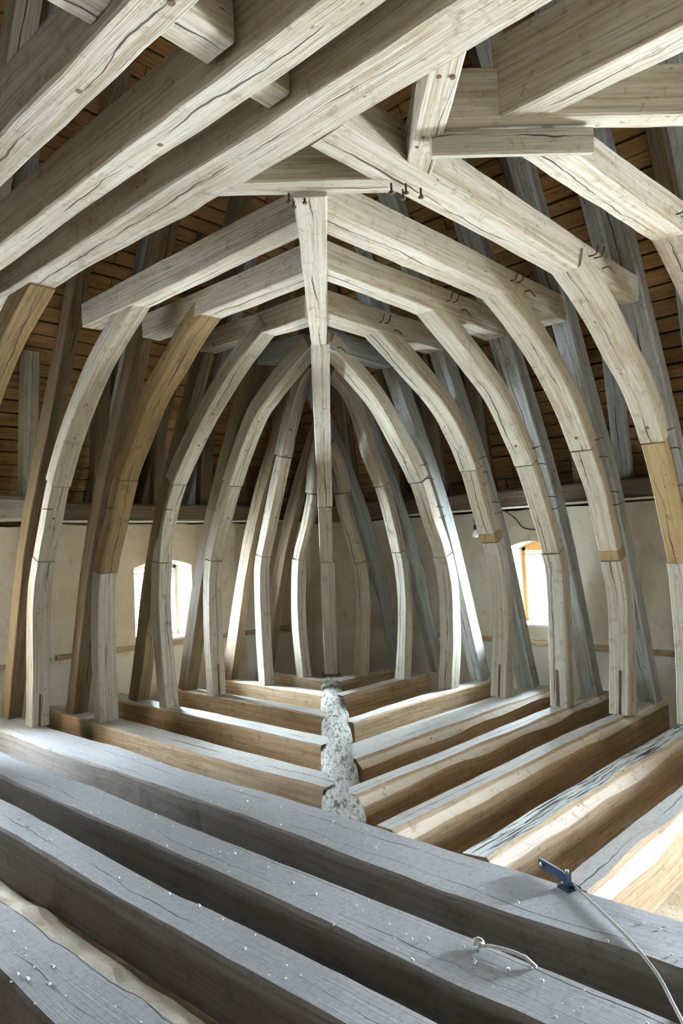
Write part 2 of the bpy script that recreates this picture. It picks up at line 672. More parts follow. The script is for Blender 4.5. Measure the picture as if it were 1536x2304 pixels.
ZR = 9.0
ZB = 1.5
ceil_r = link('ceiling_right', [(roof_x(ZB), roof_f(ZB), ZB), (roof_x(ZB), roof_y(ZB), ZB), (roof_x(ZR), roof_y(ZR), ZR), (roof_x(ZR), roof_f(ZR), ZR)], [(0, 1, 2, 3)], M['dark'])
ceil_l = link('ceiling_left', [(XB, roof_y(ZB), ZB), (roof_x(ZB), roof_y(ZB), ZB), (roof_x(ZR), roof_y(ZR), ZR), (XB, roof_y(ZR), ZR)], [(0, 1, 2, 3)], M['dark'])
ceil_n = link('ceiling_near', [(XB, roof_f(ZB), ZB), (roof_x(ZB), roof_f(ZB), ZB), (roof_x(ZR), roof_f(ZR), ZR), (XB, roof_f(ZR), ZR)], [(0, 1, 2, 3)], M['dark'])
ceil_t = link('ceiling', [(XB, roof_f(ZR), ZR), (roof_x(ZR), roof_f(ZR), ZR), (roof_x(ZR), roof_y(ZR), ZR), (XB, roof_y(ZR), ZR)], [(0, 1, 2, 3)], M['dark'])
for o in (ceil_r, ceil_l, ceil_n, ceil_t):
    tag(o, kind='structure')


def boards(parent, which):
    z = 1.72
    row = 0
    while z < 7.2:
        dz = .118 + rng.uniform(-.012, .012)
        if which == 'r':
            ends = (-.6, roof_y(z) - .02)
        else:
            ends = (-.9, roof_x(z) - .02)
        cuts = [ends[0]]
        while cuts[-1] < ends[1] - 2.6:
            cuts.append(cuts[-1] + rng.uniform(1.8, 2.6))
        cuts.append(ends[1])
        for a, b in zip(cuts, cuts[1:]):
            g = rng.uniform(.008, .02)
            off = rng.uniform(.0, .014)
            vs = []
            for aa in (a + .004, b - .004):
                tilt = rng.uniform(-.006, .006)
                for zz in (z + g / 2 + tilt, z + dz - g / 2 + tilt):
                    for dd in (.012 + off, .045 + off):
                        if which == 'r':
                            vs.append((roof_x(zz) - dd, aa, zz - dd / SL * .5))
                        else:
                            vs.append((aa, roof_y(zz) - dd, zz - dd / SL * .5))
            F = [(0, 1, 3, 2), (4, 6, 7, 5), (0, 4, 5, 1), (2, 3, 7, 6), (0, 2, 6, 4), (1, 5, 7, 3)]
            L = b - a
            uo, vo = rng.uniform(0, 40), rng.uniform(0, 3)
            uvs = []
            for f in F:
                uvs.append([(uo + (L if i >= 4 else 0), vo + (.11 if (i >> 1) & 1 else 0) + (.03 if i & 1 else 0)) for i in f])
            o = link('roof_board', vs, F, M['board'], parent, uvs, origin=vs[1])
        z += dz
        row += 1


boards(ceil_r, 'r')
boards(ceil_l, 'l')

# ------------------------------------------------------------------ wall plates, strips, windows
wp_r = wp = timber('wall_plate', None, [(XW - .12, -3.0, 1.79), (XW - .12, 6.55, 1.79)], (1, 0, 0), .24, .20, M['dark'], cham=.02, wob=.012, inner=(0, 0, -1))
tag(wp, 'dark wooden wall plate lying along the top of the right hand wall', 'wall plate')
wp_l = wp = timber('wall_plate', None, [(3.12, YW - .12, 1.82), (6.60, YW - .12, 1.82)], (0, 1, 0), .24, .19, M['dark'], cham=.02, wob=.012, inner=(0, 0, -1))
tag(wp, 'dark wooden wall plate lying along the top of the left hand wall', 'wall plate')
wp_e = wp = timber('wall_plate', None, [(-1.5, YW - .16, 1.845), (3.04, YW - .16, 1.845)], (0, 1, 0), .30, .21, M['post'], cham=.03, wob=.02, inner=(0, 0, -1))
tag(wp, 'pale rough hewn plate end on top of the left wall at the picture edge', 'wall plate')
for y0, y1 in ((-2.0, 1.2), (1.25, 2.75), (2.9, 3.32), (3.5, 3.78), (3.86, 4.55)):
    pass
s1 = timber('trim_1', None, [(XW - .015, .6, .30), (XW - .015, 2.9, .335), (XW - .015, 5.0, .36)], (1, 0, 0), .04, .05, M['batten'], cham=.003, wob=.003, inner=(0, 0, -1), step=.3)
tag(s1, kind='structure')
s2 = timber('trim_2', None, [(.5, YW - .015, .41), (3.15, YW - .015, .42)], (0, 1, 0), .04, .05, M['batten'], cham=.003, wob=.003, inner=(0, 0, -1), step=.3)
tag(s2, kind='structure')
s3 = timber('trim_3', None, [(3.2, YW - .015, .435), (6.5, YW - .015, .39)], (0, 1, 0), .04, .05, M['batten'], cham=.003, wob=.003, inner=(0, 0, -1), step=.3)
tag(s3, kind='structure')


def window(num, axis, c, hw, s, h, r):
    o = (XW if axis == 'x' else YW) + .34

    def P(a, d, z):
        return (o + d, a, z) if axis == 'x' else (a, o + d, z)
    mat = M['winframe'] if num == 2 else M['white']
    e = empty('window_%d' % num, P(c, 0, s), kind='structure')

    def bar(name, a0, a1, z0, z1, d0=-.03, d1=.03, m=None):
        lo, hi = P(a0, d0, z0), P(a1, d1, z1)
        return box(name, lo, hi, m or mat, e)
    t = .035
    bar('stile', c - hw, c - hw + t, s, h + .01)
    bar('stile', c + hw - t, c + hw, s, h + .01)
    bar('head_rail', c - hw, c + hw, h - .03, h + r)
    bar('bottom_rail', c - hw + t, c + hw - t, s, s + .045, m=M['white'])
    bar('transom', c - hw + t, c + hw - t, h - .085, h - .06, m=M['white'])
    bar('pane', c - hw + t, c + hw - t, s + .045, h - .085, -.003, .003, m=M['glass'])
    bar('pane', c - hw + t, c + hw - t, h - .06, h - .03, -.003, .003, m=M['glass'])
    lo, hi = P(c - hw + .003, -.33, s), P(c + hw - .003, -.03, s + .02)
    box('sill', lo, hi, M['white'], e)
    return e


window(1, 'y', *OPEN_L[0])
window(2, 'x', *OPEN_R[0])

# ------------------------------------------------------------------ roof frames
P_STD = [(4.02, 2.95), (4.40, 2.74), (4.75, 2.50), (5.00, 2.26), (5.18, 2.02), (5.38, 1.68), (5.50, 1.38), (5.57, 1.15), (5.67, .78), (5.64, .35), (5.56, 0.0)]


def offset2(prof, off):
    """offset a 2-d profile to its outer (away from the attic) side"""
    out = []
    n = len(prof)
    for i, p in enumerate(prof):
        a, b = prof[max(i - 1, 0)], prof[min(i + 1, n - 1)]
        t = Vector((b[0] - a[0], b[1] - a[1])).normalized()
        nn = Vector((-t.y, t.x))          # profile runs downwards: this is the outer side
        if nn.x * 1.0 + nn.y * .8 < 0:
            nn = -nn
        out.append((p[0] + nn.x * off, p[1] + nn.y * off))
    return out


class Frame:
    """one half frame of the hip: joist, post, two-piece curved brace, collar and rafter in one vertical plane"""

    def __init__(s, kind, plane, w, root):
        s.kind, s.plane, s.w, s.root = kind, plane, w, root
        s.side = Vector((0, 1, 0)) if kind == 'R' else Vector((1, 0, 0))

    def p3(s, u, z, off=None):
        q = s.plane + (s.w / 2 if off is None else off)
        return Vector((u, q, z)) if s.kind == 'R' else Vector((q, u, z))

    def member(s, name, prof, d, mat, inner2=(-1, -.5), w=None, off=None, **kw):
        w = w or s.w
        pr = offset2(prof, d / 2)
        pts = [s.p3(u, z, off) for u, z in pr]
        inner = Vector((inner2[0], 0, inner2[1])) if s.kind == 'R' else Vector((0, inner2[0], inner2[1]))
        return timber(name, s.root, pts, s.side, w, d, mat, inner=inner, **kw)


def half_frame(kind, plane, w, label, prof, joist, collar, name='roof_truss', brace_mats=('pale', 'pale', 'post'), lap=(2.0, 1.2),
               joist_mat='joist', rafter=True, collar_mat='pale', cdepth=.18, bd=.125, rafter_top=5.6, cham_joist=(.012, .012, .012, .012), jw=None, raf_shift=0.0, slot=None, patch=False):
    base = Vector((5.6, plane + w / 2, 0)) if kind == 'R' else Vector((plane + w / 2, 5.7, 0))
    root = empty(name, base, label, 'roof truss')
    f = Frame(kind, plane, w, root)
    # split the profile into upper brace / lower brace / post at the lap heights
    fine = [(p.x, p.z) for p in resample([Vector((u, 0, z)) for u, z in prof], .04)]

    def cut(hi, lo):
        def at(z):
            for p, q in zip(fine, fine[1:]):
                if p[1] >= z >= q[1]:
                    t = (p[1] - z) / max(1e-6, p[1] - q[1])
                    return (p[0] + (q[0] - p[0]) * t, z)
            return fine[0] if z > fine[0][1] else fine[-1]
        seg_ = [at(hi)] if hi < fine[0][1] else [fine[0]]
        seg_ += [p for p in fine if lo + .012 < p[1] < seg_[0][1] - .012]
        return seg_ + [at(lo)]
    up = cut(9, lap[0])
    mid = cut(lap[0] - .010, lap[1] + (.075 if patch else 0))
    low = cut(lap[1] - .009, 0)
    sgn = Vector((0, 0, 1))
    parts = {}
    parts['upper'] = f.member('upper_brace', up, bd + .012, M[brace_mats[0]], w=w + .014)
    if len(mid) > 2:
        parts['mid'] = f.member('lower_brace', mid, bd - .002, M[brace_mats[1]])
    if patch:
        f.member('brace_tip', cut(lap[1] + .073, lap[1]), bd - .004, M['new'], step=.02)['label'] = 'bare brown tip of the brace'
    parts['post'] = f.member('post', low, bd, M[brace_mats[2]], w=w + .004)
    # tenon slot at the foot of the post
    u0 = prof[-1][0]
    if slot:
        a = f.p3(u0 + (prof[-2][0] - u0) * .0, .004, w * slot[0])
        sl = [Vector((0, 0, 0)), Vector((0, 0, slot[1]))]
        hh = slot[1]
        uu = [min(fine, key=lambda q: abs(q[1] - t))[0] for t in (.01, hh / 2, hh)]
        timber('tenon_slot', parts['post'], [f.p3(uu[0] + .008, .004, w * slot[0]), f.p3(uu[1] + .008, hh / 2, w * slot[0]), f.p3(uu[2] + .008, hh, w * slot[0])], f.side, .017, .026, M['dark'], cham=.002, wob=.001,
               inner=Vector((-1, 0, 0)) if kind == 'R' else Vector((0, -1, 0)), step=.1)
    if joist is not None:
        j0, j1, zt, jd = joist[:4]
        jw = jw or w + .02
        jo = (joist[4] if len(joist) > 4 else -.005) + jw / 2
        side = f.side
        pts = [f.p3(j0, zt - jd / 2, jo), f.p3((j0 + j1) / 2, zt - jd / 2 + .005, jo), f.p3(j1, zt - jd / 2, jo)]
        parts['joist'] = timber('joist', root, pts, side, jw, jd, M[joist_mat], cham=cham_joist, wob=.009, inner=(0, 0, 1))
    if collar is not None:
        c0, c1, zc = collar[:3]
        c0z = collar[3] if len(collar) > 3 else zc
        pts = [f.p3(c0, c0z + cdepth / 2), f.p3((c0 + c1) / 2, (zc + c0z) / 2 + cdepth / 2 - .004), f.p3(c1, zc + cdepth / 2)]
        parts['collar'] = timber('collar', root, pts, f.side, w + .012, cdepth, M[collar_mat], cham=.006, wob=.012, inner=(0, 0, -1))
    if rafter:
        e = .12 if kind == 'L' else 0.0
        e += raf_shift
        ru = [(6.19 + e, .0), (5.70 + e, 1.6), (5.01 + e, 3.0)]
        k = .50
        ru.append((5.01 + e - (rafter_top - 3.0) * k, rafter_top))
        pts = [f.p3(u, z) for u, z in ru]
        inner = Vector((-1, 0, -.3)) if kind == 'R' else Vector((0, -1, -.3))
        parts['rafter'] = timber('rafter', root, pts, f.side, w - .015, .15, M['grey' if kind == 'R' else 'oldbrown'], cham=.007, wob=.01, inner=inner, step=.16)
    return f, parts


frames = {}
DIAG = .09                    # dragon beam: x - y
WBR = 0.012


def rstart(y):
    return y + DIAG + .13


def lstart(x):
    return x - DIAG + .13


chR = (.012, .012, .012, .012)
JCH = (.055, .014, .012, .012)
# --- right hand frames, from the corner towards the viewer
prof = {
    'R1': [(5.42, 2.45), (5.57, 2.16), (5.62, 1.86), (5.77, 1.42), (5.85, 1.15), (5.88, .83), (5.83, .37), (5.79, 0)],
    'R2': [(4.98, 3.02), (5.22, 2.88), (5.38, 2.62), (5.49, 2.29), (5.68, 1.95), (5.80, 1.62), (5.89, 1.30), (5.94, 1.02), (5.94, .62), (5.85, 0)],
    'R3': [(4.20, 3.02), (4.42, 2.90), (4.82, 2.62), (5.06, 2.35), (5.36, 1.96), (5.53, 1.58), (5.68, 1.26), (5.75, .94), (5.74, .45), (5.67, 0)],
    'R4': [(4.10, 3.00), (4.56, 2.74), (4.96, 2.49), (5.20, 2.23), (5.35, 2.00), (5.49, 1.67), (5.62, 1.37), (5.70, 1.15), (5.73, .65), (5.64, 0)],
    'R5': [(3.98, 2.95), (4.42, 2.70), (4.79, 2.46), (5.02, 2.21), (5.20, 1.97), (5.38, 1.63), (5.56, 1.24), (5.61, 1.05), (5.59, .50), (5.56, 0)],
    'R6': [(4.00, 2.96), (4.38, 2.77), (4.72, 2.53), (4.97, 2.29), (5.17, 2.03), (5.37, 1.73), (5.49, 1.41), (5.60, 1.12), (5.67, .85), (5.62, .31), (5.57, 0)],
    'R7': [(3.98, 2.94), (4.20, 2.84), (4.42, 2.71), (4.63, 2.55), (4.90, 2.35), (5.15, 2.02), (5.28, 1.77), (5.43, 1.41), (5.53, 1.15), (5.57, .61), (5.53, 0)],
    'R8': [(4.22, 3.06), (4.46, 2.93), (4.70, 2.77), (4.95, 2.50), (5.17, 2.15), (5.32, 1.80), (5.45, 1.40), (5.53, 1.10), (5.58, .60), (5.55, 0)],
    'L1': [(5.30, 2.52), (5.42, 2.24), (5.46, 1.97), (5.60, 1.56), (5.72, 1.28), (5.76, .94), (5.77, .54), (5.72, 0)],
    'L2': [(4.88, 3.10), (5.05, 2.96), (5.25, 2.55), (5.33, 2.32), (5.50, 1.86), (5.66, 1.42), (5.74, 1.15), (5.75, .53), (5.73, 0)],
    'L3': [(4.28, 3.06), (4.53, 2.92), (4.85, 2.72), (5.08, 2.52), (5.40, 2.03), (5.59, 1.66), (5.74, 1.30), (5.79, .87), (5.78, 0)],
    'L4': [(4.18, 3.10), (4.62, 2.83), (5.07, 2.46), (5.49, 2.00), (5.67, 1.67), (5.75, 1.33), (5.79, .90), (5.76, .39), (5.72, 0)],
    'L5': [(4.06, 3.10), (4.35, 2.93), (4.57, 2.76), (4.81, 2.58), (4.98, 2.39), (5.29, 2.01), (5.46, 1.66), (5.66, 1.24), (5.73, .64), (5.71, 0)],
    'L6': [(4.26, 3.14), (4.62, 2.92), (4.94, 2.70), (5.30, 2.34), (5.58, 1.96), (5.72, 1.67), (5.87, 1.36), (5.98, 1.03), (6.02, .45), (6.06, 0)],
    'L7': [(4.07, 2.97), (4.51, 2.74), (4.88, 2.44), (5.20, 2.05), (5.42, 1.70), (5.58, 1.30), (5.68, .8), (5.68, 0)],
}
frames['R1'] = half_frame('R', 5.24, .13, 'small roof truss directly right of the corner post, pale splayed feet', prof['R1'], (5.45, 6.3, 0, .25), None, lap=(1.95, 1.20), bd=.11, rafter_top=3.3, raf_shift=.30)
frames['R2'] = half_frame('R', 4.73, .12, 'narrow roof truss second to the right of the corner post', prof['R2'], (rstart(4.73), 6.3, 0, .25), None, lap=(1.98, 1.30), bd=.11, rafter_top=3.6, raf_shift=.33)
frames['R3'] = half_frame('R', 4.02, .15, 'roof truss third right of corner post, short dark collar above', prof['R3'], (rstart(4.02), 6.32, 0, .25, -.07), (4.15, 4.98, 2.96, 2.98), lap=(1.95, 1.25), rafter_top=3.9, collar_mat='grey', raf_shift=.10)
frames['R4'] = half_frame('R', 3.42, .16, 'roof truss just left of the right window, brace tip brown, joist wide', prof['R4'], (rstart(3.3), 6.32, 0, .27, -.20), (3.54, 4.93, 2.97, 2.99), lap=(2.0, 1.37), patch=True, slot=(.45, .28), cham_joist=JCH, jw=.34, rafter_top=4.3)
frames['R5'] = half_frame('R', 2.81, .15, 'roof truss standing just right of the right window', prof['R5'], (rstart(2.8), 6.35, 0, .27, -.04), (2.94, 4.88, 2.935, 2.975), lap=(1.97, 1.26), slot=(.55, .30), cham_joist=JCH, jw=.17, rafter_top=4.8)
frames['R6'] = half_frame('R', 2.31, .16, 'second roof truss right of the right window, brown tip on its brace', prof['R6'], (2.76, 6.35, 0, .28, -.02), (2.42, 4.88, 2.935, 2.975), lap=(2.03, 1.19), patch=True, slot=(.45, .33), cham_joist=JCH, jw=.17, rafter_top=5.3)
frames['R7'] = half_frame('R', 1.78, .16, 'roof truss at right edge with yellow brown replaced lower brace', prof['R7'], (2.76, 6.35, 0, .28, -.01), (1.985, 4.86, 2.93, 2.975), lap=(2.02, 1.17), brace_mats=('pale', 'new', 'post'), joist_mat='joistgroove', cham_joist=JCH, jw=.18, rafter_top=5.6)
frames['R8'] = half_frame('R', 1.29, .16, 'nearest right hand roof truss running out of the top right edge', prof['R8'], (2.76, 6.35, 0, .28, .01), (2.62, 4.9, 3.07, 2.99), lap=(2.02, 1.2), cham_joist=JCH, jw=.18, rafter_top=5.6)
# --- left hand frames
frames['L1'] = half_frame('L', 5.39, .12, 'small roof truss directly left of the corner post', prof['L1'], (5.42, 6.45, 0, .25), None, lap=(1.95, 1.26), bd=.11, rafter_top=3.3, raf_shift=.1)
frames['L2'] = half_frame('L', 4.86, .12, 'narrow roof truss second to the left of corner post', prof['L2'], (lstart(4.86), 6.6, 0, .25), None, lap=(2.3, 1.31), bd=.11, rafter_top=3.6, raf_shift=.08)
frames['L3'] = half_frame('L', 4.25, .15, 'roof truss third left of corner post, right of the left window', prof['L3'], (lstart(4.25), 6.75, 0, .26), (4.36, 4.95, 3.06, 3.02), lap=(2.0, 1.30), slot=(.45, .30), rafter_top=3.9, collar_mat='grey')
frames['L4'] = half_frame('L', 3.68, .14, 'roof truss standing in front of the left window', prof['L4'], (lstart(3.66), 6.75, 0, .28, -.06), (3.66, 5.02, 3.09, 3.06), lap=(2.0, 1.31), jw=.21, rafter_top=4.3)
frames['L5'] = half_frame('L', 3.05, .16, 'roof truss with brown curved brace left of the left window', prof['L5'], (lstart(3.02), 6.75, 0, .28, -.05), (3.04, 4.9, 3.07, 3.05), lap=(2.0, 1.25), brace_mats=('brown', 'brown', 'post'), jw=.23, rafter_top=4.8)
frames['L6'] = half_frame('L', 2.62, .14, 'roof truss with broad white curved brace at the left edge', prof['L6'], None, (2.67, 5.02, 3.1, 3.10), lap=(1.96, 1.37), slot=(.45, .27), rafter_top=5.3, raf_shift=.34)

# --- main trusses: tie beam below, collar above
chT = (.012, .012, .012, .012)


def tie_beam(x0, x1, y0, y1, ztop, depth, label, mat='tie'):
    o = timber('tie_beam', None, [((x0 + x1) / 2, y1, ztop - depth / 2), ((x0 + x1) / 2 + .01, (y0 + y1) / 2, ztop - depth / 2 + .004), ((x0 + x1) / 2, y0, ztop - depth / 2)],
               (1, 0, 0), x1 - x0, depth, M[mat], cham=chT, wob=.013, inner=(0, 0, 1))
    return tag(o, label, 'tie beam')


tie_beam(2.42, 2.735, -4.5, 6.8, 0.0, .33, 'grey dusty tie beam farthest from viewer, carries the rope and bracket')
tie_beam(1.915, 2.17, -4.5, 6.8, 0.0, .33, 'grey dusty tie beam with the white string, second from the back')
tie_beam(1.535, 1.725, -4.5, 6.8, 0.0, .27, 'grey dusty tie beam with flaking chipped edge, third from the back')
tie_beam(.98, 1.23, -4.5, 6.8, 0.0, .30, 'short visible tie beam in the bottom left corner of the picture')

root = empty('roof_truss', (2.04, 5.9, 3.1), 'large truss collar crossing the top of the picture with brown brace at its left end', 'roof truss')
fL7 = Frame('L', 1.80, .16, root)
cl7 = timber('collar', root, [(1.865, 4.95, 3.105), (1.865, 3.0, 3.105), (1.865, 1.2, 3.105), (1.87, -1.6, 3.11)], (1, 0, 0), .215, .27, M['pale'], cham=.007, wob=.016, inner=(0, 0, -1))
pr7 = [(p.x, p.z) for p in resample([Vector((u, 0, z)) for u, z in prof['L7']], .04)]
fL7.member('upper_brace', [p for p in pr7 if p[1] >= 2.0], .13, M['brown'], w=.15)
fL7.member('lower_brace', [p for p in pr7 if 1.23 < p[1] < 2.0], .125, M['brown'], w=.14)
fL7.member('post', [p for p in pr7 if p[1] <= 1.24], .13, M['post'], w=.15)
timber('rafter', root, [fL7.p3(6.31, 0), fL7.p3(5.82, 1.6), fL7.p3(5.13, 3.0), fL7.p3(3.7, 5.8)], (1, 0, 0), .15, .15, M['post'], wob=.01, inner=(0, -1, -.3), step=.16)

root8 = empty('roof_truss', (1.68, 4.5, 3.1), 'pale truss collar parallel above left, second from the top left corner', 'roof truss')
timber('collar', root8, [(1.547, 4.95, 3.09), (1.545, 3.0, 3.09), (1.547, 1.5, 3.09), (1.55, -1.6, 3.09)], (1, 0, 0), .142, .23, M['pale'], cham=.007, wob=.014, inner=(0, 0, -1))
timber('rafter', root8, [(1.63, 6.31, 0), (1.60, 5.82, 1.6), (1.55, 5.05, 3.0), (1.55, 3.7, 5.8)], (1, 0, 0), .14, .15, M['post'], wob=.01, inner=(0, -1, -.3), step=.16)
root9 = empty('roof_truss', (1.27, 4.0, 3.1), 'pale truss collar in the top left corner of the picture', 'roof truss')
timber('collar', root9, [(1.165, 4.95, 3.09), (1.163, 3.0, 3.09), (1.166, 1.8, 3.09), (1.17, -1.6, 3.09)], (1, 0, 0), .152, .23, M['pale'], cham=.007, wob=.014, inner=(0, 0, -1))
timber('rafter', root9, [(1.17, 6.31, 0), (1.17, 5.82, 1.6), (1.17, 5.05, 3.0), (1.17, 3.7, 5.8)], (1, 0, 0), .14, .15, M['post'], wob=.01, inner=(0, -1, -.3), step=.16)

# stub ends let through the two nearest collars
o = timber('stub_beam', None, [(1.248, 1.80, 3.085), (1.44, 1.81, 3.085)], (0, 1, 0), .155, .155, M['pale'], cham=.008, wob=.004, inner=(0, 0, -1), step=.05)
o.data.materials.append(M['new'])
for q in o.data.polygons[-2:]:
    q.material_index = 1
tag(o, 'large sawn beam end sticking out beside the top left collar', 'beam')
o = timber('stub_beam', None, [(1.622, 1.86, 3.07), (1.742, 1.865, 3.07)], (0, 1, 0), .12, .14, M['pale'], cham=.008, wob=.004, inner=(0, 0, -1), step=.05)
o.data.materials.append(M['brown'])
for q in o.data.polygons[-2:]:
    q.material_index = 1
tag(o, 'small sawn beam end between the two long collars at upper left', 'beam')
o = timber('stub_beam', None, [(.88, 1.90, 3.085), (1.083, 1.91, 3.085)], (0, 1, 0), .14, .14, M['pale'], cham=.008, wob=.004, inner=(0, 0, -1), step=.05)
tag(o, 'pale beam end at the very top edge left of the top left collar', 'beam')

# far half of the sixth collar, right of the crossing
o = timber('cross_beam', None, [(2.49, 1.38, 3.16), (2.48, .4, 3.16), (2.48, -1.6, 3.17)], (1, 0, 0), .145, .31, M['pale'], cham=.007, wob=.012, inner=(0, 0, -1))
tag(o, 'heavy beam at upper right with dark side and bright underside', 'beam')

# diagonal ties at the head of the dragon collar
d1 = Vector((1, -1, 0)).normalized()
d2 = Vector((1, 1, 0)).normalized()
dt = timber('diagonal_tie', None, [(1.93, 2.50, 3.078), (2.50, 1.93, 3.07)], d2, .125, .20, M['pale'], cham=.006, wob=.008, inner=(0, 0, -1))
tag(dt, 'short horizontal tie across the head of the central post, with mortise hole', 'beam')
box_c = Vector((2.13, 2.24, 3.11))
q = box_c
dirs = (d1, d2, Vector((0, 0, 1)))
hs = (.075, .012, .022)
vv = []
for sx in (-1, 1):
    for sy in (-1, 1):
        for sz in (-1, 1):
            vv.append(q - d2 * .004 + d1 * hs[0] * sx + d2 * hs[1] * sy + Vector((0, 0, hs[2] * sz)))
link('mortise', vv, BOXF, M['hole'], dt, origin=q)
st = timber('diagonal_strut', None, [(1.92, 1.245, 3.045), (2.50, 1.825, 3.03)], d1, .125, .13, M['pale'], cham=.006, wob=.008, inner=(0, 0, -1))
tag(st, 'bright oblique strut linking the two crossing beams at upper right', 'beam')
dt2 = timber('diagonal_tie', None, [(2.28, 1.58, 3.10), (2.72, 1.14, 3.10), (3.25, .61, 3.10)], d2, .11, .20, M['pale'], cham=.006, wob=.008, inner=(0, 0, -1))
tag(dt2, 'horizontal tie with bright underside at upper right, below heavy beam', 'beam')
pl = timber('packing_plank', None, [(2.305, 1.605, 2.945), (2.755, 1.155, 2.945)], d2, .045, .095, M['post'], cham=.008, wob=.006, inner=(0, 0, -1))
tag(pl, 'grey green packing plank under the horizontal tie at upper right', 'plank')

# --- the hip itself: bark covered dragon beam, post, brace and collar in the diagonal plane
hip = empty('hip_truss', (5.72, 5.63, 0), 'central truss in the corner with bark covered floor beam and long post', 'roof truss')
WD = Vector((1, 1, 0)).normalized()
SDV = Vector((1, -1, 0)).normalized()


def hp(s, z, c=0.0):
    """point of the diagonal plane; s = x coordinate"""
    return Vector((s, s - DIAG, z)) + SDV * c


def hip_member(name, prof, d, w, mat, **kw):
    pr = offset2([(u * 1.41421, z) for u, z in prof], d / 2)
    pts = [hp(u / 1.41421, z) for u, z in pr]
    return timber(name, hip, pts, SDV, w, d, mat, inner=-WD + Vector((0, 0, -.4)), **kw)


# collar of the hip: tapers and is lapped to the last collars
timber('collar', hip, [hp(2.285, 3.045, -.05), hp(2.75, 3.055, -.035), hp(3.3, 3.06, -.02), hp(4.35, 3.06, 0)], SDV, .145, .19, M['pale'], cham=.007, wob=.012, inner=(0, 0, -1), taper=(1.0, .9))
hip_member('upper_brace', [(4.02, 2.97), (4.40, 2.76), (4.75, 2.50), (5.02, 2.24), (5.22, 2.02), (5.36, 1.80)], .13, .155, M['pale'])
hip_member('lower_brace', [(5.38, 1.795), (5.50, 1.50), (5.60, 1.22)], .12, .14, M['post'])
hip_member('post', [(5.60, 1.215), (5.68, .85), (5.72, .45), (5.70, .0)], .13, .155, M['post'])
timber('rafter', hip, [hp(6.2, 0), hp(5.85, 1.3), hp(5.25, 2.4), hp(4.5, 3.9)], SDV, .14, .15, M['grey'], wob=.01, inner=-WD, step=.16)
# dragon beam: a half round log with its bark
P = resample([hp(2.72, -.12), hp(3.6, -.10), hp(4.6, -.10), hp(5.95, -.12)], .07)
seg = 14
lv, lf, lu = [], [], []
for i, p in enumerate(P):
    for j in range(seg):
        a = 2 * math.pi * j / seg
        ca, sa = math.cos(a), math.sin(a)
        sq = (abs(ca) ** 3.2 + abs(sa) ** 3.2) ** (-1 / 3.2)
        r = .118 * sq * (1 + .10 * pnoise(Vector((i * .22, ca * 1.8, sa * 1.8))) + .07 * pnoise(Vector((i * .9, ca * 4, sa * 4))))
        lv.append(p + SDV * ca * r + Vector((0, 0, sa * r * .98)))
for i in range(len(P) - 1):
    for j in range(seg):
        k = (j + 1) % seg
        lf.append((i * seg + j, (i + 1) * seg + j, (i + 1) * seg + k, i * seg + k))
        a, b = j * .055, (j + 1) * .055
        lu.append([(i * .07, a), ((i + 1) * .07, a), ((i + 1) * .07, b), (i * .07, b)])
lf.append(tuple(range(seg)))
lu.append([(0, 0)] * seg)
lf.append(tuple((len(P) - 1) * seg + j for j in range(seg))[::-1])
lu.append([(0, 0)] * seg)
o = link('dragon_beam', lv, lf, M['bark'], hip, lu, origin=P[0], smooth=True)
o['label'] = 'rough log with grey bark running to the corner'

# ------------------------------------------------------------------ nails and pegs in the frames
for key in ('R3', 'R4', 'R5', 'R6', 'R7', 'R8'):
    f, parts = frames[key]
    y = f.plane
    c = parts['collar']
    zc = 3.02 if key != 'R8' else 3.1
    for du, dz, bz in ((.12, .05, .9), (.20, .06, .9), (.30, .02, -.2)):
        nail(c, (4.0 + du, y - .004, zc + dz - .03), (0, -1, 0), (.25, 0, bz), .10)
    for k, z in enumerate((1.98, 2.10, 1.72, 1.62)):
        u = [p for p in resample([Vector((a, 0, b)) for a, b in prof[key]], .03)]
        p = min(u, key=lambda q: abs(q.z - z))
        nail(parts['upper'] if z > 2 else parts['mid'], (p.x + .10, y - .004, z), (0, -1, 0), (.8, 0, .3 if k % 2 else -.1), .085)
    u = min(resample([Vector((a, 0, b)) for a, b in prof[key]], .03), key=lambda q: abs(q.z - 2.12))
    peg(parts['upper'], (u.x, y + f.w * .5, u.z), (-1, 0, -.75))
for key in ('L2', 'L3', 'L4', 'L5', 'L6'):
    f, parts = frames[key]
    pts = resample([Vector((a, 0, b)) for a, b in prof[key]], .03)
    for z in (2.32, 2.55, 1.7):
        u = min(pts, key=lambda q: abs(q.z - z))
        tgt = parts['upper'] if z > 2.0 else parts.get('mid', parts['upper'])
        peg(tgt, (f.plane + f.w * rng.uniform(.3, .7), u.x, u.z), (0, -1, -.7), r=.008, out=.005)
    nail(parts.get('mid', parts['upper']), (f.plane - .004, pts[0].x + 1.35, 1.78), (-1, 0, 0), (-.4, .6, .1), .07)
for p in ((2.42, 1.90, 2.925), (2.47, 1.86, 2.925), (2.50, 1.90, 2.925), (2.55, 1.84, 2.925)):
    lathe('nail', [(.005, .02), (.005, -.016), (.013, -.018), (.012, -.024), (.004, -.026)], p, M['iron'], frames['R7'][1]['collar'], 8)
for u, v2 in ((-.02, 0), (.05, .01), (.0, .05)):
    p = Vector((2.2, 2.28, 2.95)) + d1 * u + d2 * v2
    lathe('nail', [(.005, .02), (.005, -.016), (.012, -.018), (.011, -.024), (.004, -.026)], p, M['iron'], dt, 8)
for p in ((2.02, 1.36), (2.06, 1.33)):
    peg(st, (p[0], p[1], 2.977), (0, 0, -1), .010)
